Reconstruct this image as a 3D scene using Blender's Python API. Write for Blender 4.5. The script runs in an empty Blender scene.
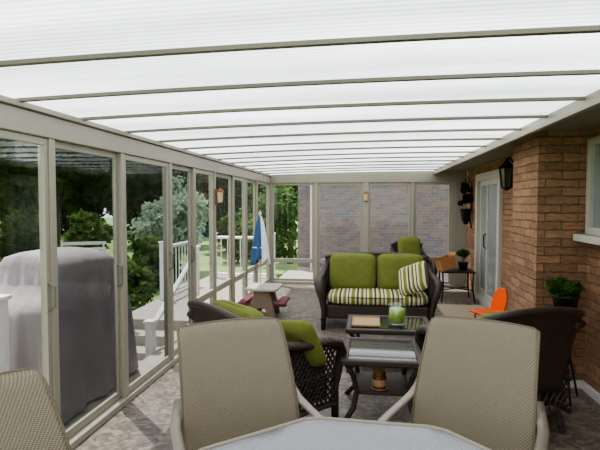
import bpy, bmesh, math, random
from mathutils import Vector, Matrix
random.seed(7)
PI=math.pi
scn=bpy.context.scene
COL=scn.collection
try:
    scn.view_settings.view_transform='AgX'
    scn.view_settings.look='AgX - Medium High Contrast'
    scn.view_settings.exposure=0.85
except Exception as e: print(e)

# ---------------- camera ----------------
YAW=math.radians(7.6); PITCH=math.radians(2.5); EYE=1.6
F=Vector((-math.sin(YAW)*math.cos(PITCH), math.cos(YAW)*math.cos(PITCH), -math.sin(PITCH)))
cd=bpy.data.cameras.new('camera'); cam=bpy.data.objects.new('camera',cd); COL.objects.link(cam)
cam.location=(0,0,EYE); cam.rotation_euler=F.to_track_quat('-Z','Y').to_euler()
cd.sensor_width=36; cd.lens=30; cd.clip_end=300
scn.camera=cam

# ---------------- materials ----------------
def lin(h):
    h=h.lstrip('#'); out=[]
    for i in (0,2,4):
        c=int(h[i:i+2],16)/255
        out.append(c/12.92 if c<=.04045 else ((c+.055)/1.055)**2.4)
    return (*out,1)
def newmat(n):
    m=bpy.data.materials.new(n); m.use_nodes=True
    nt=m.node_tree; b=nt.nodes['Principled BSDF']; return m,nt,b
def plain(n,c,rough=.5,metal=0,var=.06,scale=30,bump=0):
    m,nt,b=newmat(n)
    tc=nt.nodes.new('ShaderNodeTexCoord'); nz=nt.nodes.new('ShaderNodeTexNoise'); nz.inputs['Scale'].default_value=scale
    nt.links.new(tc.outputs['Object'],nz.inputs['Vector'])
    mx=nt.nodes.new('ShaderNodeMix'); mx.data_type='RGBA'
    c=lin(c); mx.inputs['A'].default_value=tuple(x*(1-var*2) for x in c[:3])+(1,); mx.inputs['B'].default_value=tuple(min(1,x*(1+var*2)) for x in c[:3])+(1,)
    nt.links.new(nz.outputs['Fac'],mx.inputs['Factor']); nt.links.new(mx.outputs['Result'],b.inputs['Base Color'])
    b.inputs['Roughness'].default_value=rough; b.inputs['Metallic'].default_value=metal
    if bump:
        bp=nt.nodes.new('ShaderNodeBump'); bp.inputs['Strength'].default_value=bump; bp.inputs['Distance'].default_value=.01
        nt.links.new(nz.outputs['Fac'],bp.inputs['Height']); nt.links.new(bp.outputs['Normal'],b.inputs['Normal'])
    return m
def math_node(nt,op,a,b=None):
    n=nt.nodes.new('ShaderNodeMath'); n.operation=op
    for i,v in enumerate((a,b)):
        if v is None: continue
        if isinstance(v,(int,float)): n.inputs[i].default_value=v
        else: nt.links.new(v,n.inputs[i])
    return n.outputs[0]
def weave(n,c1,c2,k,rough=.5,bump=.6):
    m,nt,b=newmat(n)
    tc=nt.nodes.new('ShaderNodeTexCoord'); sp=nt.nodes.new('ShaderNodeSeparateXYZ'); nt.links.new(tc.outputs['Object'],sp.inputs[0])
    xy=math_node(nt,'ADD',sp.outputs[0],sp.outputs[1])
    s1=math_node(nt,'SINE',math_node(nt,'MULTIPLY',xy,k)); s2=math_node(nt,'SINE',math_node(nt,'MULTIPLY',math_node(nt,'ADD',sp.outputs[2],math_node(nt,'MULTIPLY',sp.outputs[1],.6)),k))
    p=math_node(nt,'ADD',math_node(nt,'MULTIPLY',math_node(nt,'MULTIPLY',s1,s2),.5),.5)
    mx=nt.nodes.new('ShaderNodeMix'); mx.data_type='RGBA'; mx.inputs['A'].default_value=lin(c1); mx.inputs['B'].default_value=lin(c2)
    nt.links.new(p,mx.inputs['Factor']); nt.links.new(mx.outputs['Result'],b.inputs['Base Color'])
    bp=nt.nodes.new('ShaderNodeBump'); bp.inputs['Strength'].default_value=bump; bp.inputs['Distance'].default_value=.006
    nt.links.new(p,bp.inputs['Height']); nt.links.new(bp.outputs['Normal'],b.inputs['Normal'])
    b.inputs['Roughness'].default_value=rough
    return m
def brick(n,c1,c2,mortar,w=.27,h=.073,ms=.006,bump=1.0,rough_amt=1.6,lo=.5):
    m,nt,b=newmat(n)
    tc=nt.nodes.new('ShaderNodeTexCoord'); sp=nt.nodes.new('ShaderNodeSeparateXYZ'); nt.links.new(tc.outputs['Object'],sp.inputs[0])
    cb=nt.nodes.new('ShaderNodeCombineXYZ')
    wob=nt.nodes.new('ShaderNodeTexNoise'); wob.inputs['Scale'].default_value=16; wob.inputs['Detail'].default_value=4; nt.links.new(tc.outputs['Object'],wob.inputs['Vector'])
    nt.links.new(math_node(nt,'ADD',sp.outputs[0],sp.outputs[1]),cb.inputs[0])
    nt.links.new(math_node(nt,'ADD',sp.outputs[2],math_node(nt,'MULTIPLY',wob.outputs['Fac'],.038)),cb.inputs[1])
    br=nt.nodes.new('ShaderNodeTexBrick'); br.inputs['Scale'].default_value=1
    br.inputs['Brick Width'].default_value=w; br.inputs['Row Height'].default_value=h; br.inputs['Mortar Size'].default_value=ms; br.inputs['Mortar Smooth'].default_value=.9
    br.inputs['Color1'].default_value=lin(c1); br.inputs['Color2'].default_value=lin(c2); br.inputs['Mortar'].default_value=lin(mortar)
    nt.links.new(cb.outputs[0],br.inputs['Vector'])
    mp=nt.nodes.new('ShaderNodeMapping'); mp.inputs['Scale'].default_value=(1,1,2.2); nt.links.new(tc.outputs['Object'],mp.inputs[0])
    nz=nt.nodes.new('ShaderNodeTexNoise'); nz.inputs['Scale'].default_value=16; nz.inputs['Detail'].default_value=6; nz.inputs['Roughness'].default_value=.7; nt.links.new(mp.outputs[0],nz.inputs['Vector'])
    cr=nt.nodes.new('ShaderNodeValToRGB'); cr.color_ramp.elements[0].position=.3; cr.color_ramp.elements[1].position=.7
    cr.color_ramp.elements[0].color=(lo,lo,lo,1); cr.color_ramp.elements[1].color=(1,1,1,1); nt.links.new(nz.outputs['Fac'],cr.inputs[0])
    mx=nt.nodes.new('ShaderNodeMix'); mx.data_type='RGBA'; mx.blend_type='MULTIPLY'; mx.inputs['Factor'].default_value=.8
    nt.links.new(br.outputs['Color'],mx.inputs['A']); nt.links.new(cr.outputs[0],mx.inputs['B']); nt.links.new(mx.outputs['Result'],b.inputs['Base Color'])
    hgt=math_node(nt,'ADD',math_node(nt,'MULTIPLY',br.outputs['Fac'],-1.2),math_node(nt,'MULTIPLY',nz.outputs['Fac'],rough_amt))
    bp=nt.nodes.new('ShaderNodeBump'); bp.inputs['Strength'].default_value=bump; bp.inputs['Distance'].default_value=.035
    nt.links.new(hgt,bp.inputs['Height']); nt.links.new(bp.outputs['Normal'],b.inputs['Normal']); b.inputs['Roughness'].default_value=.9
    return m
def glass(n,tint=(1,1,1,1),refl=.10,diff=0,dcol=(.8,.85,.88,1),fres=.3,rough=.03):
    m=bpy.data.materials.new(n); m.use_nodes=True; nt=m.node_tree; nt.nodes.clear()
    out=nt.nodes.new('ShaderNodeOutputMaterial'); tr=nt.nodes.new('ShaderNodeBsdfTransparent'); tr.inputs[0].default_value=tint
    gl=nt.nodes.new('ShaderNodeBsdfGlossy'); gl.inputs['Roughness'].default_value=rough
    lw=nt.nodes.new('ShaderNodeLayerWeight'); lw.inputs[0].default_value=.2
    fac=math_node(nt,'ADD',math_node(nt,'MULTIPLY',lw.outputs['Fresnel'],fres),refl*.3)
    mx=nt.nodes.new('ShaderNodeMixShader'); nt.links.new(fac,mx.inputs[0]); nt.links.new(tr.outputs[0],mx.inputs[1]); nt.links.new(gl.outputs[0],mx.inputs[2])
    last=mx
    if diff:
        df=nt.nodes.new('ShaderNodeBsdfDiffuse'); df.inputs[0].default_value=dcol
        m2=nt.nodes.new('ShaderNodeMixShader'); m2.inputs[0].default_value=diff; nt.links.new(tr.outputs[0],m2.inputs[1]); nt.links.new(df.outputs[0],m2.inputs[2])
        nt.links.new(m2.outputs[0],mx.inputs[1])
    nt.links.new(last.outputs[0],out.inputs[0]); return m
def leafmat(n,c1,c2):
    m=bpy.data.materials.new(n); m.use_nodes=True; nt=m.node_tree; nt.nodes.clear()
    out=nt.nodes.new('ShaderNodeOutputMaterial'); tc=nt.nodes.new('ShaderNodeTexCoord'); nz=nt.nodes.new('ShaderNodeTexNoise'); nz.inputs['Scale'].default_value=2.5
    nt.links.new(tc.outputs['Object'],nz.inputs['Vector'])
    cr=nt.nodes.new('ShaderNodeValToRGB'); cr.color_ramp.elements[0].position=.35; cr.color_ramp.elements[1].position=.65; cr.color_ramp.elements[0].color=lin(c1); cr.color_ramp.elements[1].color=lin(c2)
    nt.links.new(nz.outputs['Fac'],cr.inputs[0])
    d=nt.nodes.new('ShaderNodeBsdfDiffuse'); t=nt.nodes.new('ShaderNodeBsdfTranslucent'); mx=nt.nodes.new('ShaderNodeMixShader'); mx.inputs[0].default_value=.35
    nt.links.new(cr.outputs[0],d.inputs[0]); nt.links.new(cr.outputs[0],t.inputs[0]); nt.links.new(d.outputs[0],mx.inputs[1]); nt.links.new(t.outputs[0],mx.inputs[2]); nt.links.new(mx.outputs[0],out.inputs[0])
    return m
def stripes(n,cols,period):
    m,nt,b=newmat(n)
    tc=nt.nodes.new('ShaderNodeTexCoord'); sp=nt.nodes.new('ShaderNodeSeparateXYZ'); nt.links.new(tc.outputs['Object'],sp.inputs[0])
    f=math_node(nt,'FRACT',math_node(nt,'MULTIPLY',math_node(nt,'ADD',sp.outputs[0],10),1/period))
    cr=nt.nodes.new('ShaderNodeValToRGB'); cr.color_ramp.interpolation='CONSTANT'
    els=cr.color_ramp.elements
    els[0].position=cols[0][0]; els[0].color=lin(cols[0][1]); els[1].position=cols[1][0]; els[1].color=lin(cols[1][1])
    for p,c in cols[2:]:
        e=els.new(p); e.color=lin(c)
    nt.links.new(f,cr.inputs[0]); nt.links.new(cr.outputs[0],b.inputs['Base Color']); b.inputs['Roughness'].default_value=.9
    return m
def roofmat():
    m=bpy.data.materials.new('polycarbonate'); m.use_nodes=True; nt=m.node_tree; nt.nodes.clear()
    out=nt.nodes.new('ShaderNodeOutputMaterial'); tc=nt.nodes.new('ShaderNodeTexCoord')
    sp=nt.nodes.new('ShaderNodeSeparateXYZ'); nt.links.new(tc.outputs['Object'],sp.inputs[0])
    mp=nt.nodes.new('ShaderNodeMapping'); mp.inputs['Scale'].default_value=(.35,2.2,1); nt.links.new(tc.outputs['Object'],mp.inputs[0])
    nz=nt.nodes.new('ShaderNodeTexNoise'); nz.inputs['Scale'].default_value=1.0; nt.links.new(mp.outputs[0],nz.inputs['Vector'])
    s=math_node(nt,'ADD',math_node(nt,'MULTIPLY',math_node(nt,'SINE',math_node(nt,'MULTIPLY',sp.outputs[1],157)),.085),math_node(nt,'ADD',math_node(nt,'MULTIPLY',nz.outputs['Fac'],.85),.17))
    cb=nt.nodes.new('ShaderNodeCombineColor'); nt.links.new(s,cb.inputs[0]); nt.links.new(math_node(nt,'MULTIPLY',s,1.01),cb.inputs[1]); nt.links.new(math_node(nt,'MULTIPLY',s,1.05),cb.inputs[2])
    t=nt.nodes.new('ShaderNodeBsdfTranslucent'); nt.links.new(cb.outputs[0],t.inputs[0])
    d=nt.nodes.new('ShaderNodeBsdfDiffuse'); d.inputs[0].default_value=(.85,.86,.88,1)
    mx=nt.nodes.new('ShaderNodeMixShader'); mx.inputs[0].default_value=.15; nt.links.new(t.outputs[0],mx.inputs[1]); nt.links.new(d.outputs[0],mx.inputs[2])
    nt.links.new(mx.outputs[0],out.inputs[0]); return m
def floormat():
    m,nt,b=newmat('patterned_floor')
    tc=nt.nodes.new('ShaderNodeTexCoord')
    vo=nt.nodes.new('ShaderNodeTexNoise'); vo.inputs['Scale'].default_value=7.5; vo.inputs['Detail'].default_value=5; vo.inputs['Distortion'].default_value=2.4; vo.inputs['Roughness'].default_value=.62
    nt.links.new(tc.outputs['Object'],vo.inputs['Vector'])
    cr=nt.nodes.new('ShaderNodeValToRGB'); e=cr.color_ramp.elements
    e[0].position=.36; e[0].color=lin('#4e453d'); e[1].position=.66; e[1].color=lin('#92877a')
    x=e.new(.5); x.color=lin('#6e645a')
    nt.links.new(vo.outputs['Fac'],cr.inputs[0]); nt.links.new(cr.outputs[0],b.inputs['Base Color'])
    b.inputs['Roughness'].default_value=.42
    return m

ALU=plain('aluminium','#9a9687',.45,.2,.03); ALUD=plain('aluminium_beam','#6f6c5f',.5,.1,.03)
WHITE=plain('white_paint','#d2d0c6',.5,0,.03); TRIM=plain('beige_trim','#b3afa2',.5,0,.03); VINYL=plain('white_vinyl','#dedede',.4,0,.02)
BRICK=brick('tan_brick','#cb9c76','#a87e5c','#957d62',lo=.5)
BRICKG=brick('grey_brick','#9a8478','#74747a','#9c948b',w=.21,bump=.4,rough_amt=.6,lo=.45)
ROOF=roofmat(); FLOOR=floormat()
GL=glass('window_glass',fres=.2,refl=.05); GLT=glass('tinted_glass',(.76,.77,.78,1),.03,fres=.12); GLD=plain('door_glass','#868b88',.08,0,.1,3)
TOPG=glass('frosted_glass',(.6,.66,.7,1),.5,.4,(.20,.22,.23,1),.6,.12); TABG=glass('inset_glass',(.7,.7,.7,1),.3,.05,(.4,.4,.38,1))
JARG=glass('clear_glass',(.92,.97,.92,1),.4)
WICK=weave('dark_wicker','#15100d','#47392f',330,.4)
SLING=weave('tan_sling','#554d40','#8c826c',520,.7,.4)
SLINGD=plain('sling_border','#5f5545',.6); SLAT=plain('table_slat','#6a655a',.5); BRONZE=plain('bronze_frame','#7d7568',.4,.3,.04)
GREEN=plain('green_cushion','#656c2c',.9,0,.1,12,.3); GREEND=plain('green_piping','#4a521a',.9)
STRIPE=stripes('striped_fabric',[(0,'#6e762e'),(.2,'#cbc3a2'),(.3,'#4d3d2e'),(.42,'#cbc3a2'),(.52,'#7d8538'),(.62,'#4d3d2e'),(.68,'#cbc3a2'),(.8,'#5a4a34'),(.88,'#cbc3a2')],.22)
COVER=plain('grill_cover_fabric','#8f8888',.75,0,.1,4,.3)
BLACK=plain('black_iron','#141312',.4,.5); DARK=plain('dark_metal','#2b2622',.4,.5)
SOFF=plain('soffit','#827d70',.6); TAN=plain('tan_stone','#a0937b',.8); CARD=plain('cardboard','#a87848',.85)
ORANGE=plain('orange_plastic','#e8560c',.4); MAROON=plain('maroon_plastic','#6b2a38',.5); GREYP=plain('grey_plastic','#a9a49b',.5); TANP=plain('tan_plastic','#7d6a58',.5)
BLUE=plain('blue_fabric','#33557c',.8); WFAB=plain('white_fabric','#dfe4ea',.8)
WAX=plain('green_wax','#a0b85a',.5); AMBER=plain('amber_wax','#6b2f14',.25); LABELM=plain('paper_label','#a68b64',.7); GOLD=plain('gold_lid','#8f7440',.3,.7)
POT=plain('dark_pot','#2a2725',.5); BROWN=plain('brown_lamp','#7d5230',.5)
LAMPG=plain('lamp_glass','#c9b68c',.3); LAMPD=plain('smoked_glass','#5a5548',.15)
GRASS=plain('lawn','#7f9458',.95,0,.2,1.5); DECK=plain('deck_boards','#9b948a',.8,0,.1,8); BARK=plain('bark','#4a3c30',.9,0,.2,6,.4)
LEAF1=leafmat('leaf_dark','#1c2a18','#43592f'); LEAF2=leafmat('leaf_mid','#34502a','#728a52'); LEAF3=leafmat('leaf_silver','#7d9080','#b4c2ac'); LEAF4=leafmat('leaf_house','#2c4a22','#5d7a3c'); DRY=leafmat('dried_sprig','#2e2418','#454a24')

# ---------------- mesh builder ----------------
class MB:
    def __init__(s): s.bm=bmesh.new()
    def box(s,lo,hi,rot=None,piv=None):
        lo=Vector(lo);hi=Vector(hi);c=(lo+hi)/2;d=hi-lo
        M=Matrix.Translation(c)@Matrix.Diagonal((d.x,d.y,d.z,1))
        if rot is not None:
            p=Vector(piv) if piv is not None else c
            M=Matrix.Translation(p)@rot.to_4x4()@Matrix.Translation(-p)@M
        bmesh.ops.create_cube(s.bm,size=1,matrix=M); return s
    def tube(s,pts,r,n=8,closed=False,sx=1,sy=1):
        pts=[Vector(p) for p in pts]; N=len(pts); rs=r if isinstance(r,(list,tuple)) else [r]*N
        rings=[]; prev=None
        for i,p in enumerate(pts):
            a=pts[(i-1)%N] if (i>0 or closed) else p; b=pts[(i+1)%N] if (i<N-1 or closed) else p
            t=(b-a).normalized()
            if prev is None:
                u=Vector((0,0,1)) if abs(t.z)<.9 else Vector((1,0,0))
                u=(u-t*u.dot(t)).normalized()
            else:
                u=prev-t*prev.dot(t); u=u.normalized() if u.length>1e-6 else t.orthogonal().normalized()
            prev=u; w=t.cross(u)
            rings.append([s.bm.verts.new(p+(u*math.cos(2*PI*k/n)*sx+w*math.sin(2*PI*k/n)*sy)*rs[i]) for k in range(n)])
        R=N if closed else N-1
        for i in range(R):
            A=rings[i];B=rings[(i+1)%N]
            for k in range(n):
                s.bm.faces.new((A[k],A[(k+1)%n],B[(k+1)%n],B[k]))
        if not closed:
            s.bm.faces.new(rings[0][::-1]); s.bm.faces.new(rings[-1])
        return s
    def lathe(s,prof,c=(0,0,0),n=20,wob=None,ph=0):
        c=Vector(c); rings=[]
        for j,(r,z) in enumerate(prof):
            ring=[]
            for k in range(n):
                a=2*PI*k/n+ph; rr=r*(1+(wob(a,z) if wob else 0))
                ring.append(s.bm.verts.new(c+Vector((rr*math.cos(a),rr*math.sin(a),z))))
            rings.append(ring)
        for A,B in zip(rings,rings[1:]):
            for k in range(n): s.bm.faces.new((A[k],A[(k+1)%n],B[(k+1)%n],B[k]))
        if prof[0][0]>1e-4: s.bm.faces.new(rings[0][::-1])
        if prof[-1][0]>1e-4: s.bm.faces.new(rings[-1])
        return s
    def surf(s,f,nu,nv):
        g=[[s.bm.verts.new(f(i/nu,j/nv)) for j in range(nv+1)] for i in range(nu+1)]
        for i in range(nu):
            for j in range(nv): s.bm.faces.new((g[i][j],g[i+1][j],g[i+1][j+1],g[i][j+1]))
        return s
    def prism(s,poly,ax,a,b):
        def P(p,t):
            return {'x':Vector((t,p[0],p[1])),'y':Vector((p[0],t,p[1])),'z':Vector((p[0],p[1],t))}[ax]
        A=[s.bm.verts.new(P(p,a)) for p in poly]; B=[s.bm.verts.new(P(p,b)) for p in poly]; n=len(poly)
        s.bm.faces.new(A[::-1]); s.bm.faces.new(B)
        for k in range(n): s.bm.faces.new((A[k],A[(k+1)%n],B[(k+1)%n],B[k]))
        return s
    def cushion(s,size,M=Matrix(),e=.45,cut=9):
        bm=bmesh.new(); bmesh.ops.create_cube(bm,size=2); bmesh.ops.subdivide_edges(bm,edges=bm.edges[:],cuts=cut,use_grid_fill=True)
        hx,hy,hz=[q/2 for q in size]; mp={}
        for v in bm.verts:
            x,y,z=v.co; m=max(abs(x),abs(y)); l=(abs(x)**7+abs(y)**7)**(1/7) if m>0 else 1
            k=m/l if l>0 else 1
            th=e+(1-e)*math.sqrt(max(0,1-m**5))
            shr=1-.03*z*z*(m**3)
            mp[v]=s.bm.verts.new(M@Vector((x*k*hx*shr,y*k*hy*shr,z*th*hz)))
        for f in bm.faces: s.bm.faces.new([mp[v] for v in f.verts])
        bm.free(); return s
def obj(name,mb,mat,parent=None,bevel=0,smooth=False,solid=0,label=None,sub=0):
    me=bpy.data.meshes.new(name); bmesh.ops.recalc_face_normals(mb.bm,faces=mb.bm.faces[:]); mb.bm.to_mesh(me); mb.bm.free()
    o=bpy.data.objects.new(name,me); COL.objects.link(o); me.materials.append(mat)
    if parent: o.parent=parent
    if smooth:
        for p in me.polygons: p.use_smooth=True
    if solid:
        md=o.modifiers.new('solid','SOLIDIFY'); md.thickness=solid; md.offset=0
    if bevel:
        md=o.modifiers.new('bevel','BEVEL'); md.width=bevel; md.segments=3; md.limit_method='ANGLE'
    if sub:
        md=o.modifiers.new('sub','SUBSURF'); md.levels=sub; md.render_levels=sub
    if label: o['label']=label
    return o
def tag(o,label,cat,group=None,kind=None):
    o['label']=label; o['category']=cat
    if group:o['group']=group
    if kind:o['kind']=kind
    return o
def thing(name,label,cat,loc=(0,0,0),rotz=0,group=None):
    o=bpy.data.objects.new(name,None); COL.objects.link(o); o.location=loc; o.rotation_euler=(0,0,math.radians(rotz)); o.empty_display_size=.1
    return tag(o,label,cat,group)
def struct(name,mb,mat,label=None,**k):
    o=obj(name,mb,mat,**k); o['kind']='structure'
    o['label']=label or name.replace('_',' '); o['category']=name.split('_')[0]
    return o
def sroot(name,label,loc=(0,0,0)):
    o=bpy.data.objects.new(name,None); COL.objects.link(o); o.location=loc; o['kind']='structure'; o['label']=label; o['category']=name.split('_')[0]; return o

# ---------------- setting ----------------
XL=-1.93; XR=1.87; YB=9.8; RX=1.31; SL=.016
def rz(x):
    t=(x-XL)/(RX-XL); return 2.16+SL*(x-XL)+.018*4*t*(1-t) if 0<t<1 else 2.16+SL*(x-XL)
struct('floor',MB().box((XL-.05,-1.5,-.1),(XR+.1,YB+.05,0)),FLOOR,'mottled grey brown patterned floor')
m=MB().surf(lambda u,v:Vector((XL-.1+(RX-XL+.1)*u,-1.5+(YB+1.65)*v,rz(XL-.1+(RX-XL+.1)*u)+.012)),24,2)
struct('ceiling',m,ROOF,'translucent white polycarbonate patio roof',smooth=True)
n=1
y=.06
while y<YB-.1:
    A=[]
    for i in range(21):
        x=XL+.02+(RX-.04-XL-.02)*i/20; A.append((x,rz(x)))
    mm=MB()
    for i in range(20):
        (xa,za),(xb,zb)=A[i],A[i+1]
        vs=[mm.bm.verts.new(p) for p in ((xa,y-.015,za-.009),(xb,y-.015,zb-.009),(xb,y+.015,zb-.009),(xa,y+.015,za-.009),(xa,y-.015,za+.009),(xb,y-.015,zb+.009),(xb,y+.015,zb+.009),(xa,y+.015,za+.009))]
        for q in ((0,1,2,3),(4,5,6,7),(0,1,5,4),(3,2,6,7)): mm.bm.faces.new([vs[j] for j in q])
    bmesh.ops.remove_doubles(mm.bm,verts=mm.bm.verts[:],dist=.0005)
    struct('trim_%d'%n,mm,ALUD,'roof beam under translucent panels'); n+=1; y+=.618
# left wall
LP=[-.75,.15,1.05,1.94,2.83,3.72,4.69,5.37,6.13,7.03,7.81,8.6,9.76]
m=MB().box((XL-.06,-1.5,1.99),(XL+.04,YB+.05,2.125)).box((XL-.03,-1.5,2.125),(XL+.06,YB+.05,2.16)).box((XL-.06,-1.5,0),(XL+.05,YB+.05,.05))
for p in LP: m.box((XL-.045,p-.03,.05),(XL+.035,p+.03,1.99))
struct('wall_left',m,ALU,'aluminium posts and header of the glazed left wall',bevel=.006)
wn=1; dn=2
for i,(a,b) in enumerate(zip(LP,LP[1:])):
    tint= a>2.8
    a+=.03;b-=.03; door= 1.9<a<5.4
    nm=('door_%d'%dn) if door else ('window_%d'%wn)
    if door: dn+=1
    else: wn+=1
    r=sroot(nm,'sliding glass door panel in left wall' if door else 'glazed window panel in left wall',(XL,(a+b)/2,0))
    h=(b-a)/2; off=.012 if i%2 else -.012
    f=MB()
    f.box((off-.012,-h,.055),(off+.012,-h+.035,1.985)).box((off-.012,h-.035,.055),(off+.012,h,1.985)).box((off-.012,-h+.035,1.945),(off+.012,h-.035,1.985)).box((off-.012,-h+.035,.055),(off+.012,h-.035,.11))
    if not door: f.box((off-.02,-h+.035,.44),(off+.02,h-.035,.52))
    obj('window_frame',f,ALU,r,bevel=.003)
    G_=GLT if tint and door else GL
    if door:
        obj('pane',MB().box((off-.002,-h+.035,.11),(off-.0015,h-.035,1.945)),G_,r)
        obj('door_handle',MB().tube([(off+.012,h-.018,.95),(off+.05,h-.018,.97),(off+.05,h-.018,1.1),(off+.012,h-.018,1.12)],.008),ALUD,r)
    else:
        obj('pane',MB().box((off-.002,-h+.035,.52),(off-.0015,h-.035,1.945)),G_,r)
        obj('pane',MB().box((off-.002,-h+.035,.11),(off-.0015,h-.035,.44)),G_,r)
# back wall
BP=[-1.90,-.98,-.02,.87,1.62]
m=MB().box((XL,YB-.05,2.0),(XR,YB+.05,2.13)).box((XL,YB-.05,0),(XR,YB+.05,.05))
m.prism([(XL,2.13),(RX,2.13)]+[(RX-(RX-XL)*i/10,rz(RX-(RX-XL)*i/10)) for i in range(11)],'y',YB-.04,YB+.04)
for k,p in enumerate(BP):
    w=.06 if k==2 else .03
    m.box((p-w,YB-.045,.05),(p+w,YB+.045,2.0))
m.box((1.65,YB-.06,.05),(XR,YB+.05,2.0)).box((RX,YB-.04,2.13),(XR,YB+.04,2.25))
struct('wall_back',m,ALU,'aluminium posts and header of the glazed end wall',bevel=.006)
for k,(a,b) in enumerate(zip(BP,BP[1:])):
    a+=.06 if k==2 else .03; b-=.06 if k==1 else .03
    r=sroot('window_%d'%wn,'glazed window panel in end wall',((a+b)/2,YB,0)); wn+=1; h=(b-a)/2
    f=MB().box((-h,-.012,.055),(-h+.04,.012,1.995)).box((h-.04,-.012,.055),(h,.012,1.995)).box((-h+.04,-.012,1.95),(h-.04,.012,1.995)).box((-h+.04,-.02,.42),(h-.04,.02,.50)).box((-h+.04,-.012,.055),(h-.04,.012,.10))
    obj('window_frame',f,ALU,r,bevel=.003)
    obj('pane',MB().box((-h+.04,-.0005,.50),(h-.04,0,1.95)),GL,r)
    obj('pane',MB().box((-h+.04,-.0005,.10),(h-.04,0,.42)),GL,r)
# right wall
DY0,DY1,DZ=7.25,8.8,2.08; WY0,WY1,WZ0,WZ1=2.7,4.53,1.34,2.14; PF,PBk,PX=4.55,5.3,1.46
m=MB()
m.box((XR,-1.5,0),(XR+.2,WY0,2.25)).box((XR,WY0,0),(XR+.2,WY1,WZ0)).box((XR,WY0,WZ1),(XR+.2,WY1,2.25)).box((XR,WY1,0),(XR+.2,DY0,2.25)).box((XR,DY0,DZ),(XR+.2,DY1,2.25)).box((XR,DY1,0),(XR+.2,YB-.06,2.25))
m.box((PX,PF,0),(XR,PBk,2.22))
struct('wall_right',m,BRICK,'tan orange rough brick house wall with projecting pier')
m=MB().box((RX-.02,-1.5,2.215),(XR+.2,YB+.1,2.26)); struct('trim_%d'%n,m,SOFF,'grey soffit under the house eave'); n+=1
m=MB().box((RX-.05,-1.5,2.15),(RX-.005,YB-.06,2.27)).box((RX-.07,-1.5,2.14),(RX-.05,YB-.06,2.17)); struct('trim_%d'%n,m,ALU,'fascia board where the patio roof meets the house',bevel=.004); n+=1
struct('baseboard_right',MB().box((XR-.03,-1.5,0),(XR,PF,.07)).box((PX-.02,PF-.02,0),(XR-.03,PF,.07)),WHITE,'white baseboard below brick wall',bevel=.005)
# house door
r=sroot('door_1','pale framed sliding patio door of the house',(XR,(DY0+DY1)/2,0)); h=(DY1-DY0)/2
f=MB().box((-.05,-h,0),(.05,-h+.12,DZ)).box((-.05,h-.12,0),(.05,h,DZ)).box((-.05,-h+.12,DZ-.12),(.05,h-.12,DZ)).box((-.05,-h+.12,0),(.05,h-.12,.1))
obj('door_frame',f,TRIM,r,bevel=.006)
f=MB()
for a,b,o_ in ((-h+.12,.03,-.02),(-.03,h-.12,.02)):
    f.box((o_-.015,a,.1),(o_+.015,a+.07,DZ-.12)).box((o_-.015,b-.07,.1),(o_+.015,b,DZ-.12)).box((o_-.015,a+.07,DZ-.2),(o_+.015,b-.07,DZ-.12)).box((o_-.015,a+.07,.1),(o_+.015,b-.07,.2))
obj('door_sash',f,TRIM,r,bevel=.004)
obj('pane',MB().box((-.022,-h+.19,.2),(-.016,-.04,DZ-.2)).box((.016,.04,.2),(.022,h-.19,DZ-.2)),GLD,r)
obj('door_handle',MB().tube([(-.035,0,.9),(-.075,0,.93),(-.075,0,1.1),(-.035,0,1.13)],.01),BLACK,r)
# house window
r=sroot('window_%d'%wn,'pale framed house window over a stone sill',(XR,(WY0+WY1)/2,0)); h=(WY1-WY0)/2
f=MB().box((-.03,-h,WZ0),(.06,-h+.06,WZ1)).box((-.03,h-.06,WZ0),(.06,h,WZ1)).box((-.03,-h+.06,WZ1-.06),(.06,h-.06,WZ1)).box((-.03,-h+.06,WZ0),(.06,h-.06,WZ0+.06)).box((-.02,-.03,WZ0+.06),(.05,.03,WZ1-.06))
obj('window_frame',f,TRIM,r,bevel=.005)
obj('pane',MB().box((.01,-h+.06,WZ0+.06),(.016,h-.06,WZ1-.06)),GLD,r)
obj('window_sill',MB().box((-.13,-h-.03,WZ0-.06),(.05,h-.01,WZ0)),TRIM,r,bevel=.008)
# step
struct('trim_%d'%n,MB().box((1.08,6.9,0),(XR-.06,7.85,.05)),TAN,'tan stone step below the patio door',bevel=.01)

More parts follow.
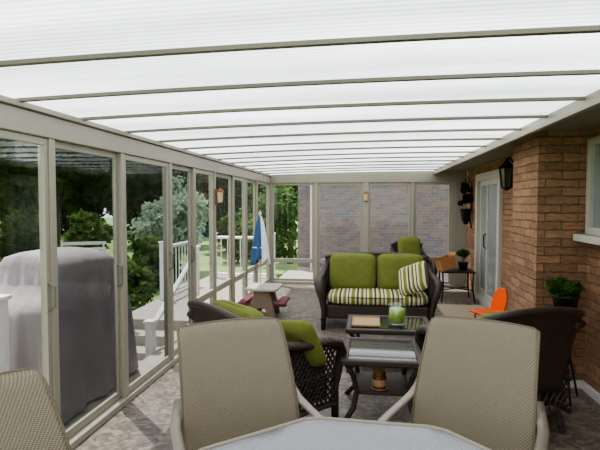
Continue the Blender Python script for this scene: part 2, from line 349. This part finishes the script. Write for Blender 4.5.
# ---------------- outdoors ----------------
struct('floor_lawn',MB().box((-60,-20,-.7),(30,70,-.55)),GRASS,'sunlit green lawn')
m=MB().box((-3.5,1.0,-.2),(XL-.06,4.85,-.03)).box((-3.5,6.6,-.2),(XL-.06,YB+1.2,-.03)).box((-2.3,4.85,-.2),(XL-.06,6.6,-.03)).box((XL-.06,YB+.05,-.2),(6,12.6,-.12))
for k_ in range(3): m.box((-3.4,6.6-.33*(k_+1),-.55),(-2.4,6.6-.33*k_,-.17-.13*k_))
struct('floor_deck',m,DECK,'grey deck outside the glass wall')
def railing(x0,y0,x1,y1,z0a,z1a,z0b,z1b,label,pw=.05,bal=True):
    L=math.hypot(x1-x0,y1-y0); r=thing('deck_railing',label,'railing',(x0,y0,0))
    dx,dy=(x1-x0),(y1-y0)
    for s in (0,1):
        px,py=dx*s,dy*s; zb=z0a+(z0b-z0a)*s; zt=z1a+(z1b-z1a)*s
        obj('post',MB().box((px-pw,py-pw,zb),(px+pw,py+pw,zt+.08)).box((px-pw-.015,py-pw-.015,zt+.08),(px+pw+.015,py+pw+.015,zt+.11)),VINYL,r,bevel=.006)
    obj('top_rail',MB().tube([(0,0,z1a),(dx,dy,z1b)],.032,6),VINYL,r)
    obj('bottom_rail',MB().tube([(0,0,z0a+.08),(dx,dy,z0b+.08)],.025,6),VINYL,r)
    if not bal: return
    b=MB(); k=max(2,int(L/.14))
    for i in range(1,k):
        t=i/k; b.tube([(dx*t,dy*t,z0a+(z0b-z0a)*t+.08),(dx*t,dy*t,z1a+(z1b-z1a)*t)],.011,6)
    obj('balusters',b,VINYL,r)
railing(-3.25,2.88,-2.34,2.88,-.03,.90,-.03,.90,'white deck railing with a stout end post in front of the grill')
railing(-3.4,3.35,-3.4,4.75,-.03,.92,-.03,.92,'white deck railing section nearest, behind the covered grill')
railing(-3.4,8.0,-3.4,9.5,-.03,.85,-.03,.85,'white deck railing section beyond the steps',.04)
railing(-3.3,10.6,-2.0,10.6,-.03,.85,-.03,.85,'white deck railing across the far end of the deck',.04)
railing(-2.36,6.68,-2.36,5.2,-.03,.90,-.55,.20,'white sloping stair rail close to the glass wall beyond the grill',.045,False)
railing(-3.44,6.68,-3.44,5.3,-.03,.90,-.55,.22,'white sloping stair rail on the outer side of the deck steps',.045,False)
# grill cover
g=thing('covered_grill','large barbecue grill under a grey fabric cover on the deck','grill',(-2.54,3.84,-.03))
def ring(hx,hy,z,amp,ph,oy=0,sq=4):
    out=[]
    for k in range(96):
        a=2*PI*k/96; c,s_=math.cos(a),math.sin(a); q=(abs(c)**sq+abs(s_)**sq)**(-1/sq)
        w=1+amp*math.sin(a*9+ph)+amp*.7*math.sin(a*17+1+ph)+amp*.4*math.sin(a*31)
        out.append(Vector((hx*c*q*w,hy*s_*q*w+oy,z)))
    return out
m=MB(); prof=[(.36,.74,.03,.07,0),(.35,.73,.3,.055,0),(.335,.715,.6,.04,0),(.32,.70,.80,.02,0),(.31,.69,.87,.012,0),(.295,.60,.93,.012,.02),(.285,.50,1.03,.012,.05),(.28,.46,1.15,.010,.04),(.24,.42,1.215,.008,.02),(.12,.34,1.25,.004,-.02),(.02,.24,1.265,0,-.05)]
rs=[[m.bm.verts.new(v+Vector((0,0,-.06*max(0,v.y)*max(0,z-.9)*3))) for v in ring(hx,hy,z,am,.3+z*1.2,oy,6)] for hx,hy,z,am,oy in prof]
for A,B in zip(rs,rs[1:]):
    for k in range(96): m.bm.faces.new((A[k],A[(k+1)%96],B[(k+1)%96],B[k]))
m.bm.faces.new(rs[-1])
obj('cover',m,COVER,g,smooth=True)
for sx in (-1,1):
    for sy in (-1,1): obj('wheel',MB().tube([(sx*.2-.02,sy*.5,.05),(sx*.2+.02,sy*.5,.05)],.05,12),BLACK,g)
# trees
def tree_mesh(R,H,nclump,nl,ls,seed,flat=.8):
    rnd=random.Random(seed); mb=MB()
    cl=[]
    for i in range(nclump):
        while True:
            p=Vector((rnd.uniform(-1,1),rnd.uniform(-1,1),rnd.uniform(-1,1)))
            if .3<p.length<1: break
        cl.append((Vector((p.x*R*.75,p.y*R*.75,H+p.z*R*flat*.8)),R*rnd.uniform(.25,.38)))
    for i in range(nl):
        c,r=rnd.choice(cl); d=Vector((rnd.gauss(0,1),rnd.gauss(0,1),rnd.gauss(0,1))).normalized()*r*rnd.uniform(.5,1.05)
        p=c+d; u=Vector((rnd.gauss(0,1),rnd.gauss(0,1),rnd.gauss(0,1))).normalized(); w=u.orthogonal().normalized(); s=ls*rnd.uniform(.6,1.3)
        mb.bm.faces.new([mb.bm.verts.new(p+q) for q in (u*s,w*s*.5,-u*s,-w*s*.5)])
    return mb,cl
def tree(name,label,loc,R,H,mat,seed,nl=5000,ls=.16,flat=.8,trunk=.16,cat='tree'):
    t=thing(name,label,cat,loc)
    mb,cl=tree_mesh(R,H,26,nl,ls,seed,flat)
    me=obj('crown',mb,mat,t)
    tb=MB().tube([(0,0,0),(.05,.03,H*.5),(0,0,H)],[trunk,trunk*.8,trunk*.5],8)
    for c,r in cl[:6]: tb.tube([(0.02,0,H*.6),c*.5+Vector((0,0,H*.35)),c],[trunk*.45,trunk*.3,trunk*.12],6)
    obj('trunk',tb,BARK,t); return t
GZ=-.55
tree('leafy_tree','dark leafy tree leaning over the lawn nearest the glass wall',(-8.2,12.2,GZ),2.5,4.1,LEAF1,1,7500,.15)
tree('leafy_tree','tall dark tree at the far left beyond the covered grill',(-13.2,13.2,GZ),2.9,4.0,LEAF1,2,7500,.17)
tree('silver_shrub','pale silvery green shrub on the lawn beyond the railing',(-5.9,14.6,GZ),1.2,1.7,LEAF3,3,3500,.09,1.1,.06,'shrub')
k=0
for (x,y,R,H,mt,lab) in [(-38,33,4.6,4.2,LEAF1,'leftmost broad dark tree in the distant row'),(-29,33,4.6,4.0,LEAF2,'light green tree second in the distant row'),(-20,33,4.6,4.0,LEAF1,'dark tree third in the distant row'),(-11,33,4.6,4.0,LEAF2,'light green tree rising behind the silvery shrub'),(-2.5,33,4,4.0,LEAF1,'dark tree in the distant row behind the brick house'),(-5.4,21,2.1,2.6,LEAF1,'dense dark tree outside the far left window panels'),(-16.2,21.5,3.3,3.6,LEAF1,'dark bushy tree in the middle of the lawn'),(-10.2,24,2.9,3.0,LEAF1,'rounded dark tree behind the nearest leafy tree'),(-23,19,2.9,3.2,LEAF2,'light tree standing far to the left on the lawn')]:
    tree('distant_tree',lab,(x,y,GZ),R,H,mt,20+k,7500,.3 if y>22 else .2,.95,.25); k+=1
for (x,y,R,H,mt,lab) in [(-10.5,17.8,1.1,.8,LEAF2,'low round green bush on the open lawn'),(-5.3,11.9,.75,.6,LEAF2,'round bush close beyond the deck end'),(-2.85,14.2,1.25,1.55,LEAF2,'leafy bush beside the brick house seen through end wall'),
  (-13.0,17.6,1.2,.9,LEAF1,'dark round bush left of the low green bush'),(-8.2,18.6,1.1,.8,LEAF1,'dark bush under the nearest leafy tree'),(-4.9,9.6,.6,.45,LEAF2,'small bush growing beside the far deck railing'),(-4.6,17.5,1.0,1.0,LEAF1,'dark bush standing behind the silvery shrub'),(-16.5,16.5,1.2,1.0,LEAF2,'wide green bush at the left end of the lawn')]:
    tree('round_bush',lab,(x,y,GZ),R,H,mt,40+k,3400,.09,1.0,.04,'bush'); k+=1
tree('leafy_tree','tree rising over the bush at the corner of the brick house',(-2.7,17.6,GZ),1.8,3.4,LEAF2,77,6000,.14,1.0,.12)
# garden bench
b=thing('garden_bench','small white garden bench standing far out on the lawn','bench',(-9.0,14.9,GZ),30)
obj('seat',MB().box((-.7,-.22,.4),(.7,.22,.45)),VINYL,b)
m=MB().box((-.7,.2,.62),(.7,.24,.7)).box((-.7,.2,.8),(.7,.24,.9))
obj('backrest',m,VINYL,b)
for sx in (-.62,.62):
    for sy in (-.18,.22): obj('leg',MB().box((sx-.03,sy-.03,0),(sx+.03,sy+.02,.9 if sy>0 else .4)),VINYL,b)
# neighbour house
hs=thing('brick_house','grey brown brick house just outside the end wall','house',(2.2,12.7,0))
obj('wall',MB().box((-3.95,0,-.55),(4,.3,3.3)),BRICKG,hs)
obj('foundation',MB().box((-3.97,-.03,-.55),(4,0,-.05)),GREYP,hs)
obj('eave',MB().box((-4.2,-.45,3.3),(4.2,.3,3.5)),WHITE,hs)
obj('downspout',MB().tube([(-3.6,-.06,3.3),(-3.6,-.06,-.4)],.03,8),WHITE,hs)

# ---------------- sling chairs ----------------
def sling_chair(label,loc,rot):
    t=thing('sling_dining_chair',label,'chair',loc,rot,'sling chairs around the glass table')
    def back(u,v):
        hw=.272-.018*v
        e=abs(2*u-1)
        hw*=1-.012*max(0,(v-.93)/.07)**2
        z=.42+.595*v+.008*(1-e*e)*v-(.012*max(0,(e-.88)/.12)**2.5*max(0,(v-.8)/.2))
        x=(2*u-1)*hw
        yy=.17+.27*v-.05*math.sin(PI*v)+.03*(1-e*e)+(.02*max(0,(v-.93)/.07)**2)
        return Vector((x,yy,z))
    obj('back_sling',MB().surf(back,24,30),SLING,t,smooth=True,solid=.005)
    edge=[back(0,j/24) for j in range(25)]+[back(i/20,1) for i in range(1,20)]+[back(1,1-j/24) for j in range(25)]
    obj('back_frame',MB().tube(edge,.0055,8),SLINGD,t,smooth=True)
    def seat(u,v):
        return Vector(((2*u-1)*.255,.18-.45*v,.42+.03*v-.03*math.sin(PI*v)-.015*(1-(2*u-1)**2)+(-.05*(v-.85)/.15 if v>.85 else 0)))
    obj('seat_sling',MB().surf(seat,12,14),SLING,t,smooth=True,solid=.006)
    m=MB()
    for s in (-1,1): m.tube([seat((s+1)/2,j/14) for j in range(15)],.013,8)
    m.tube([(-.27,-.2,.40),(.27,-.2,.40)],.011).tube([(-.27,.16,.40),(.27,.16,.40)],.011)
    obj('seat_frame',m,BRONZE,t,smooth=True)
    for s in (-1,1):
        arm=[(s*.265,.33,.72),(s*.285,.27,.675),(s*.302,.18,.655),(s*.31,.0,.65),(s*.31,-.16,.645),(s*.305,-.235,.625),(s*.295,-.262,.58)]
        obj('armrest',MB().tube(arm,.017,10,sx=.65,sy=1.4),BRONZE,t,smooth=True)
        obj('leg',MB().tube([(s*.295,-.262,.58),(s*.28,-.24,.40),(s*.285,-.25,.2),(s*.30,-.30,.0)],.014,8),BRONZE,t,smooth=True)
        obj('leg',MB().tube([(s*.27,.20,.5),(s*.275,.19,.40),(s*.285,.24,.2),(s*.30,.32,0)],.014,8),BRONZE,t,smooth=True)
    return t
sling_chair('tan sling chair behind the glass table, left of the wicker side table',(-.435,1.95,0),29)
sling_chair('tan sling chair behind the glass table, right of the wicker side table',(.38,2.10,0),-24)
sling_chair('tan sling chair closest to the glass wall, only its back in view',(-.87,1.18,0),62)
# dining table
t=thing('dining_table','frosted glass patio table with angled edges and a metal rim','table',(0,1.38,0))
PH=PI/8-.05
obj('tabletop',MB().lathe([(0.0,.712),(.655,.712),(.655,.720),(0.0,.720)],n=8,ph=PH),TOPG,t)
pts=[]
for k in range(8):
    for dd in (-.05,0,.05):
        a=PH+k*PI/4+dd; R_=.668*(math.cos(PI/8)/math.cos(PI/8-abs(dd))) if dd else .655
        pts.append((R_*math.cos(a),R_*math.sin(a),.714))
obj('rim',MB().tube(pts,.013,8,True),BRONZE,t,smooth=True)
for a in (0,90,180,270):
    c,s=math.cos(math.radians(a)),math.sin(math.radians(a))
    obj('leg',MB().tube([(c*.5,s*.5,.70),(c*.3,s*.3,.62),(c*.13,s*.13,.4),(c*.2,s*.2,.15),(c*.42,s*.42,0)],.016,8),BRONZE,t,smooth=True)
obj('leg_ring',MB().tube([(.14*math.cos(a*PI/12),.14*math.sin(a*PI/12),.4) for a in range(24)],.012,8,True),BRONZE,t,smooth=True)

# ---------------- wicker seating ----------------
def wicker(name,label,cat,loc,rot,W,seatmat,nback,group=None,ch=.52,taper=.0):
    t=thing(name,label,cat,loc,rot,group); hw=W/2
    obj('seat_base',MB().box((-hw+.06,-.34,.14),(hw-.06,.28,.32)),WICK,t,bevel=.03)
    def bk(u,v):
        x=(2*u-1)*(hw-.02+.03*v)*(1-taper*(1-v)); e=abs(2*u-1)
        z=.10+.74*v+.05*v*(1-e**2.5); y=.33+.13*v*v+.02-.06*e**4*v
        return Vector((x,y,z))
    m=MB(); m.surf(lambda u,v:bk(u,.25+.75*v),24,14)
    obj('backrest',m,WICK,t,smooth=True,solid=.026)
    L=MB()
    k=int(W/.075)
    for i in range(k+1):
        for d in (-1,1):
            u0=i/k; P=[]
            for j in range(6):
                uu=u0+d*(j/5)*.12
                if 0<=uu<=1: P.append(bk(uu,.02+.24*j/5))
            if len(P)>1: L.tube(P,.007,5)
    L.tube([bk(i/24,.02) for i in range(25)],.014,6)
    obj('back_lattice',L,WICK,t)
    obj('back_rail',MB().tube([bk(i/24,1) for i in range(25)],.027,10),WICK,t,smooth=True)
    for s in (-1,1):
        X=s*(hw-.01)
        pth=[(X*.98,.44,.78),(X*1.02,.34,.70),(X*1.05,.18,.645),(X*1.07,-.05,.62),(X*1.08,-.25,.615),(X*1.07,-.36,.585),(X*1.04,-.41,.51),(X*1.0,-.39,.4),(X*.96,-.365,.25),(X*.97,-.37,.0)]
        obj('arm',MB().tube(pth,[.035,.04,.043,.046,.048,.046,.04,.034,.03,.026],12,sx=.85,sy=1.15),WICK,t,smooth=True)
        L=MB()
        def top(y): return .62+max(0,(y-.0))*.12
        for d in (-1,1):
            for k in range(-9,20):
                y0=-.38+k*.04; pts=[]
                for j in range(9):
                    yy=y0+d*j*.04 + (0 if d>0 else .35); zz=.12+.48*j/8
                    if -.37<yy<.36 and zz<top(yy): pts.append((X*1.0+s*.01*j/8,yy,zz))
                if len(pts)>1: L.tube(pts,.009,5)
        L.tube([(X,-.36,.13),(X,.36,.13)],.02,8).tube([(X,-.36,.36),(X,.36,.36)],.014,8)
        obj('arm_lattice',L,WICK,t)
        obj('leg',MB().tube([(X*(.95-taper*.8),.34,.14),(X*(.95-taper*.6),.38,0)],.024,8),WICK,t)
    cw=(W-.12)
    c=obj('seat_cushion',MB().cushion((cw,.64,.15),Matrix.Translation((0,-.05,.385)),.6,11),seatmat,t,smooth=True)
    pp=[Vector((v.x,v.y,0)) for v in ring(cw/2*.985,.318,0,0,0)]
    obj('piping',MB().tube([p+Vector((0,-.05,.42)) for p in pp],.006,6,True),GREEND,c)
    bw=cw/nback
    for i in range(nback):
        cx=-cw/2+bw*(i+.5)
        M=Matrix.Translation((cx,.22,.40+ch/2))@Matrix.Rotation(math.radians(76),4,'X')
        bc=obj('back_cushion',MB().cushion((bw*.98,ch,.20),M,.4,10),GREEN,t,smooth=True)
        obj('piping',MB().tube([M@Vector((v.x,v.y,0)) for v in ring(bw*.485,ch/2-.002,0,0,0)],.006,6,True),GREEND,bc)
    return t
wicker('wicker_loveseat','dark wicker loveseat with two green back cushions and striped seat','loveseat',(.135,6.6,0),0,1.40,STRIPE,2)
wicker('wicker_armchair','dark wicker armchair with green cushions near the glass wall','armchair',(-.735,3.62,0),136,.75,GREEN,1,'wicker armchairs',.49)
wicker('wicker_armchair','dark wicker armchair turned away beside the brick wall','armchair',(.95,3.88,0),203,.76,GREEN,1,'wicker armchairs',.45,.25)
wicker('wicker_armchair','dark wicker armchair with green cushion behind the loveseat','armchair',(.80,8.85,0),10,.54,GREEN,1,'wicker armchairs',.60)
p=obj('throw_pillow',MB().cushion((.42,.40,.14),Matrix(),.25,9),STRIPE,smooth=True); p.location=(.58,6.34,.66); p.rotation_euler=(math.radians(60),math.radians(-22),math.radians(-30))
tag(p,'striped throw pillow leaning at the right end of the loveseat','pillow')
p=obj('throw_pillow',MB().cushion((.40,.38,.14),Matrix(),.3,9),GREEN,smooth=True); p.location=(-.49,3.50,.60); p.rotation_euler=(math.radians(66),math.radians(8),math.radians(150))
tag(p,'plain green throw pillow on the armchair near the glass wall','pillow')

# ---------------- wicker tables ----------------
def wtable(name,label,loc,w,d,h,shelf,flare,slats):
    t=thing(name,label,'table',loc); hw,hd=w/2,d/2
    m=MB().box((-hw,-hd,h-.045),(hw,-hd+.055,h)).box((-hw,hd-.055,h-.045),(hw,hd,h)).box((-hw,-hd+.055,h-.045),(-hw+.055,hd-.055,h)).box((hw-.055,-hd+.055,h-.045),(hw,hd-.055,h))
    obj('table_frame',m,WICK,t,bevel=.012)
    obj('tabletop',MB().box((-hw+.055,-hd+.055,h-.012),(hw-.055,hd-.055,h-.006)),TABG,t)
    s=MB(); k=slats
    for i in range(k):
        y=-hd+.07+(d-.14)*(i+.5)/k; s.box((-hw+.05,y-.02,h-.032),(hw-.05,y+.02,h-.018))
    obj('slats',s,SLAT,t)
    obj('shelf',MB().box((-hw+.1,-hd+.1,shelf-.025),(hw-.1,hd-.1,shelf)),WICK,t,bevel=.008)
    for sx in (-1,1):
        for sy in (-1,1):
            x=sx*(hw-.04);y=sy*(hd-.04)
            obj('leg',MB().tube([(x,y,h-.04),(x-sx*.05,y-sy*.05,h*.7),(x-sx*.075,y-sy*.075,h*.45),(x-sx*.05,y-sy*.05,h*.2),(x+sx*flare,y+sy*flare,0)],.02,8),WICK,t,smooth=True)
    return t
wtable('wicker_side_table','dark wicker side table with a lower shelf between the chairs',(.12,3.86,0),.60,.64,.48,.22,.02,6)
wtable('wicker_coffee_table','low dark wicker coffee table in front of the loveseat',(.22,4.98,0),.82,.64,.42,.16,.02,6)
j=thing('candle_jar','amber jar candle with lid on the side table shelf','candle',(.10,3.71,.221))
obj('saucer',MB().lathe([(0,0),(.045,0),(.062,.008),(.058,.010),(0,.006)]),LABELM,j,smooth=True)
obj('jar',MB().lathe([(0,.008),(.047,.008),(.052,.016),(.052,.098),(.045,.108),(0,.108)],n=28),AMBER,j,smooth=True)
obj('paper_label',MB().lathe([(.0525,.03),(.0535,.031),(.0535,.078),(.0525,.079)],n=28),LABELM,j)
obj('lid',MB().lathe([(0,.108),(.046,.108),(.048,.112),(.048,.134),(.044,.138),(.014,.14),(.016,.152),(0,.156)],n=28),GOLD,j)
j=thing('hurricane_candle','green candle in a clear glass hurricane on the coffee table','candle',(.30,4.93,.421))
obj('glass_cylinder',MB().lathe([(.0,.0),(.07,.0),(.09,.02),(.092,.21)],n=28),JARG,j,smooth=True)
obj('candle',MB().lathe([(0,.016),(.074,.016),(.074,.15),(.06,.155),(0,.148)],n=24),WAX,j,smooth=True)
obj('wick',MB().tube([(0,0,.148),(.003,0,.168)],.002,5),BLACK,j)
j=thing('serving_tray','flat tan tray lying on the left of the coffee table','tray',(-.0,4.95,.421))
obj('tray_base',MB().box((-.13,-.18,0),(.13,.18,.008)),LABELM,j)
obj('tray_rim',MB().tube([(-.13,-.18,.012),(.13,-.18,.012),(.13,.18,.012),(-.13,.18,.012)],.008,6,True),LABELM,j)

# ---------------- kids picnic table, umbrella ----------------
UX,UY=-1.45,7.0
t=thing('picnic_table','small plastic picnic table with maroon benches near the glass wall','table',(UX,UY,0))
t.scale=(.82,.85,.9)
obj('tabletop',MB().prism([(-.24,-.32),(.24,-.32),(.28,-.26),(.28,.26),(.24,.32),(-.24,.32),(-.28,.26),(-.28,-.26)],'z',.42,.46),GREYP,t,bevel=.01)
for s in (-1,1):
    obj('leg_panel',MB().prism([(-.13,.42),(.13,.42),(.19,.2),(.24,0),(.10,0),(.06,.14),(-.06,.14),(-.10,0),(-.24,0),(-.19,.2)],'y',s*.2-.04,s*.2+.04),TANP,t,bevel=.012)
    obj('bench_seat',MB().box((s*.33-.08,-.3,.20),(s*.33+.08,.3,.25)),MAROON,t,bevel=.02)
    obj('bench_support',MB().box((min(s*.14,s*.39),-.06,.14),(max(s*.14,s*.39),.06,.20)),TANP,t)
u=thing('table_umbrella','closed blue and white umbrella standing in the picnic table','umbrella',(UX-.06,UY,.415))
u.scale=(1,1,1.05)
obj('pole',MB().tube([(0,0,0),(0,0,1.0)],.014,10),WHITE,u)
def fold(a,z): return .12*math.sin(a*7)
prof=[(.02,.95),(.05,.86),(.08,.70),(.11,.5),(.135,.34)]
def half(a0,a1):
    def f(p,v):
        a=a0+(a1-a0)*p; x=v*(len(prof)-1); i=min(int(x),len(prof)-2); q=x-i
        r=prof[i][0]*(1-q)+prof[i+1][0]*q; z=prof[i][1]*(1-q)+prof[i+1][1]*q
        r*=1+fold(a,z); zz=z-(.05*math.sin(a*3.5)*v*v)
        return Vector((r*math.cos(a),r*math.sin(a),zz))
    return f
obj('blue_panel',MB().surf(half(PI*.62,PI*1.62),30,16),BLUE,u,smooth=True,solid=.003,label='blue folded canopy half')
obj('white_panel',MB().surf(half(-PI*.38,PI*.62),30,16),WFAB,u,smooth=True,solid=.003,label='white folded canopy half')
obj('strap',MB().tube([(.108*math.cos(a*PI/12),.108*math.sin(a*PI/12),.53) for a in range(24)],.008,6,True),WFAB,u)
obj('finial',MB().lathe([(0,.96),(.02,.97),(.022,1.0),(0,1.02)],n=12),WHITE,u)

# ---------------- wall fittings ----------------
l=thing('wall_lantern','large black lantern mounted on the brick between door and pier','lantern',(XR,6.5,1.94))
obj('mounting_plate',MB().box((-.02,-.05,-.12),(0,.05,.12)),BLACK,l,bevel=.005)
obj('bracket',MB().tube([(-.01,0,.02),(-.06,0,.14),(-.12,0,.22),(-.16,0,.2)],.012,8),BLACK,l,smooth=True)
obj('lamp_roof',MB().lathe([(0,.23),(.02,.2),(.03,.17),(.105,.10),(.11,.085),(0,.085)],(-.15,0,0),6),BLACK,l)
m=MB()
for k in range(6):
    a=PI/3*k; m.tube([(-.15+.09*math.cos(a),.09*math.sin(a),.09),(-.15+.06*math.cos(a),.06*math.sin(a),-.15)],.011,5)
m.lathe([(0,-.19),(.02,-.18),(.065,-.15),(.065,-.14),(0,-.14)],(-.15,0,0),6)
obj('cage',m,BLACK,l)
obj('glass_shade',MB().lathe([(.055,-.14),(.083,.085)],(-.15,0,0),6),LAMPD,l)
h=thing('wall_basket','black iron wall basket holding dried sprigs in the far corner','wall basket',(XR-.005,9.25,1.6))
obj('iron_scroll',MB().tube([(-.01,0,-.45),(-.04,0,-.3),(-.02,0,0),(-.02,0,.35),(-.08,0,.47),(-.12,0,.42),(-.09,0,.38)],.012,8).tube([(-.01,-.1,.1),(-.02,0,.0),(-.01,.1,.1)],.010,6),BLACK,h)
obj('basket',MB().lathe([(.03,-.38),(.07,-.3),(.10,-.1),(.09,-.1),(.05,-.3)],(-.11,0,0),14),BLACK,h)
mb,_=tree_mesh(.12,0,14,1100,.04,5,2.9)
bmesh.ops.translate(mb.bm,verts=mb.bm.verts[:],vec=(-.13,0,.14)); obj('sprigs',mb,DRY,h)
def post_lamp(label,loc,rot):
    l=thing('post_lamp',label,'lamp',loc,rot,'small brown lamps on the window posts')
    obj('back_plate',MB().box((-.03,-.015,-.1),(.03,0,.1)),BROWN,l,bevel=.004)
    obj('lamp_shade',MB().lathe([(0,.12),(.05,.07),(.052,.06),(0,.06)],(0,-.06,0),8),BROWN,l)
    obj('glass_shade',MB().lathe([(0,-.07),(.03,-.07),(.04,.06),(0,.06)],(0,-.06,0),8),LAMPG,l)
post_lamp('small brown lamp on the middle post of the end wall',(-.02,YB-.045,1.72),0)
post_lamp('small brown lamp on a post of the left glass wall',(XL+.035,6.13,1.68),90)

# ---------------- right side small things ----------------
def plant(name,label,loc,pr,ph,fr,fz,seed,nl,ls):
    t=thing(name,label,'plant',loc)
    obj('pot',MB().lathe([(0,0),(pr*.75,0),(pr,ph*.85),(pr*1.08,ph*.86),(pr*1.08,ph),(pr*.95,ph),(pr*.9,ph*.85),(0,ph*.85)],n=24),POT,t,smooth=True)
    mb,_=tree_mesh(fr,fz,12,nl,ls,seed,.5); obj('foliage',mb,LEAF4,t)
    obj('stems',MB().tube([(0,0,ph*.8),(.02,.01,fz)],.006,6).tube([(.02,0,ph*.8),(-.05,.04,fz)],.005,6).tube([(-.02,0,ph*.8),(.06,-.04,fz)],.005,6),LEAF4,t)
s=thing('plant_stand','tall dark iron stand under the potted plant by the pier','plant stand',(1.60,4.27,0))
obj('stand_top',MB().lathe([(0,.70),(.13,.70),(.13,.72),(0,.72)],n=24),DARK,s)
for k in range(3):
    a=2*PI*k/3+.5; c,q=math.cos(a),math.sin(a)
    obj('leg',MB().tube([(c*.11,q*.11,.70),(c*.05,q*.05,.4),(c*.16,q*.16,0)],.009,6),DARK,s)
obj('leg_ring',MB().tube([(.05*math.cos(a*PI/8),.05*math.sin(a*PI/8),.4) for a in range(16)],.006,6,True),DARK,s)
plant('potted_plant','bushy green plant in a dark pot against the brick pier',(1.60,4.27,.721),.10,.14,.16,.20,9,1100,.03)
s=thing('metal_end_table','small dark metal end table beyond the loveseat','table',(1.46,8.45,0))
obj('tabletop',MB().box((-.27,-.24,.48),(.27,.24,.50)),DARK,s,bevel=.006)
for sx in (-1,1):
    for sy in (-1,1): obj('leg',MB().tube([(sx*.24,sy*.21,.48),(sx*.23,sy*.2,.25),(sx*.26,sy*.23,0)],.012,6),DARK,s)
obj('stretcher',MB().tube([(-.24,-.2,.2),(.24,.2,.2)],.008,6).tube([(-.24,.2,.2),(.24,-.2,.2)],.008,6),DARK,s)
plant('potted_plant','small green plant in a pot on the metal end table',(1.58,8.5,.501),.08,.13,.11,.28,12,500,.035)
s=thing('cardboard_box','open tan cardboard box tilted on the metal end table','box',(1.30,8.34,.537),20)
s.rotation_euler=(0,math.radians(-16),math.radians(20))
m=MB().box((-.13,-.1,0),(.13,.1,.01)).box((-.13,-.1,.01),(-.122,.1,.19)).box((.122,-.1,.01),(.13,.1,.19)).box((-.122,-.1,.01),(.122,-.092,.19)).box((-.122,.092,.01),(.122,.1,.19))
obj('box_body',m,CARD,s)
obj('flap',MB().box((-.13,-.1,.19),(-.124,.1,.25),rot=Matrix.Rotation(math.radians(-35),3,'Y'),piv=(-.13,0,.19)),CARD,s)
obj('flap',MB().box((.124,-.1,.19),(.13,.1,.25),rot=Matrix.Rotation(math.radians(50),3,'Y'),piv=(.13,0,.19)),CARD,s)
s=thing('child_chair','small orange plastic child chair beside the step of the patio door','chair',(1.42,6.0,0),-66)
obj('seat',MB().box((-.13,-.19,.33),(.13,.13,.355)),ORANGE,s,bevel=.012)
bk_=obj('backrest',MB().prism([(-.12,0),(.12,0),(.12,.16),(.05,.27),(-.05,.27),(-.12,.16)],'y',-.012,.012),ORANGE,s,bevel=.008)
bk_.location=(0,.11,.35); bk_.rotation_euler=(math.radians(-14),0,0)
for sx in (-1,1):
    for sy in (-1,1): obj('leg',MB().tube([(sx*.10,sy*.11,.34),(sx*.13,sy*.14,0)],.014,8),ORANGE,s)

# ---------------- light ----------------
w=bpy.data.worlds.new('sky'); scn.world=w; w.use_nodes=True; nt=w.node_tree; bg=nt.nodes['Background']
bg.inputs[0].default_value=(.86,.93,1,1); bg.inputs[1].default_value=1.1
sd=bpy.data.lights.new('sun','SUN'); sd.energy=4.6; sd.angle=.01; sd.color=(1,.97,.9)
so=bpy.data.objects.new('sun',sd); COL.objects.link(so)
so.rotation_euler=Vector((.30,-.30,-1)).to_track_quat('-Z','Y').to_euler()
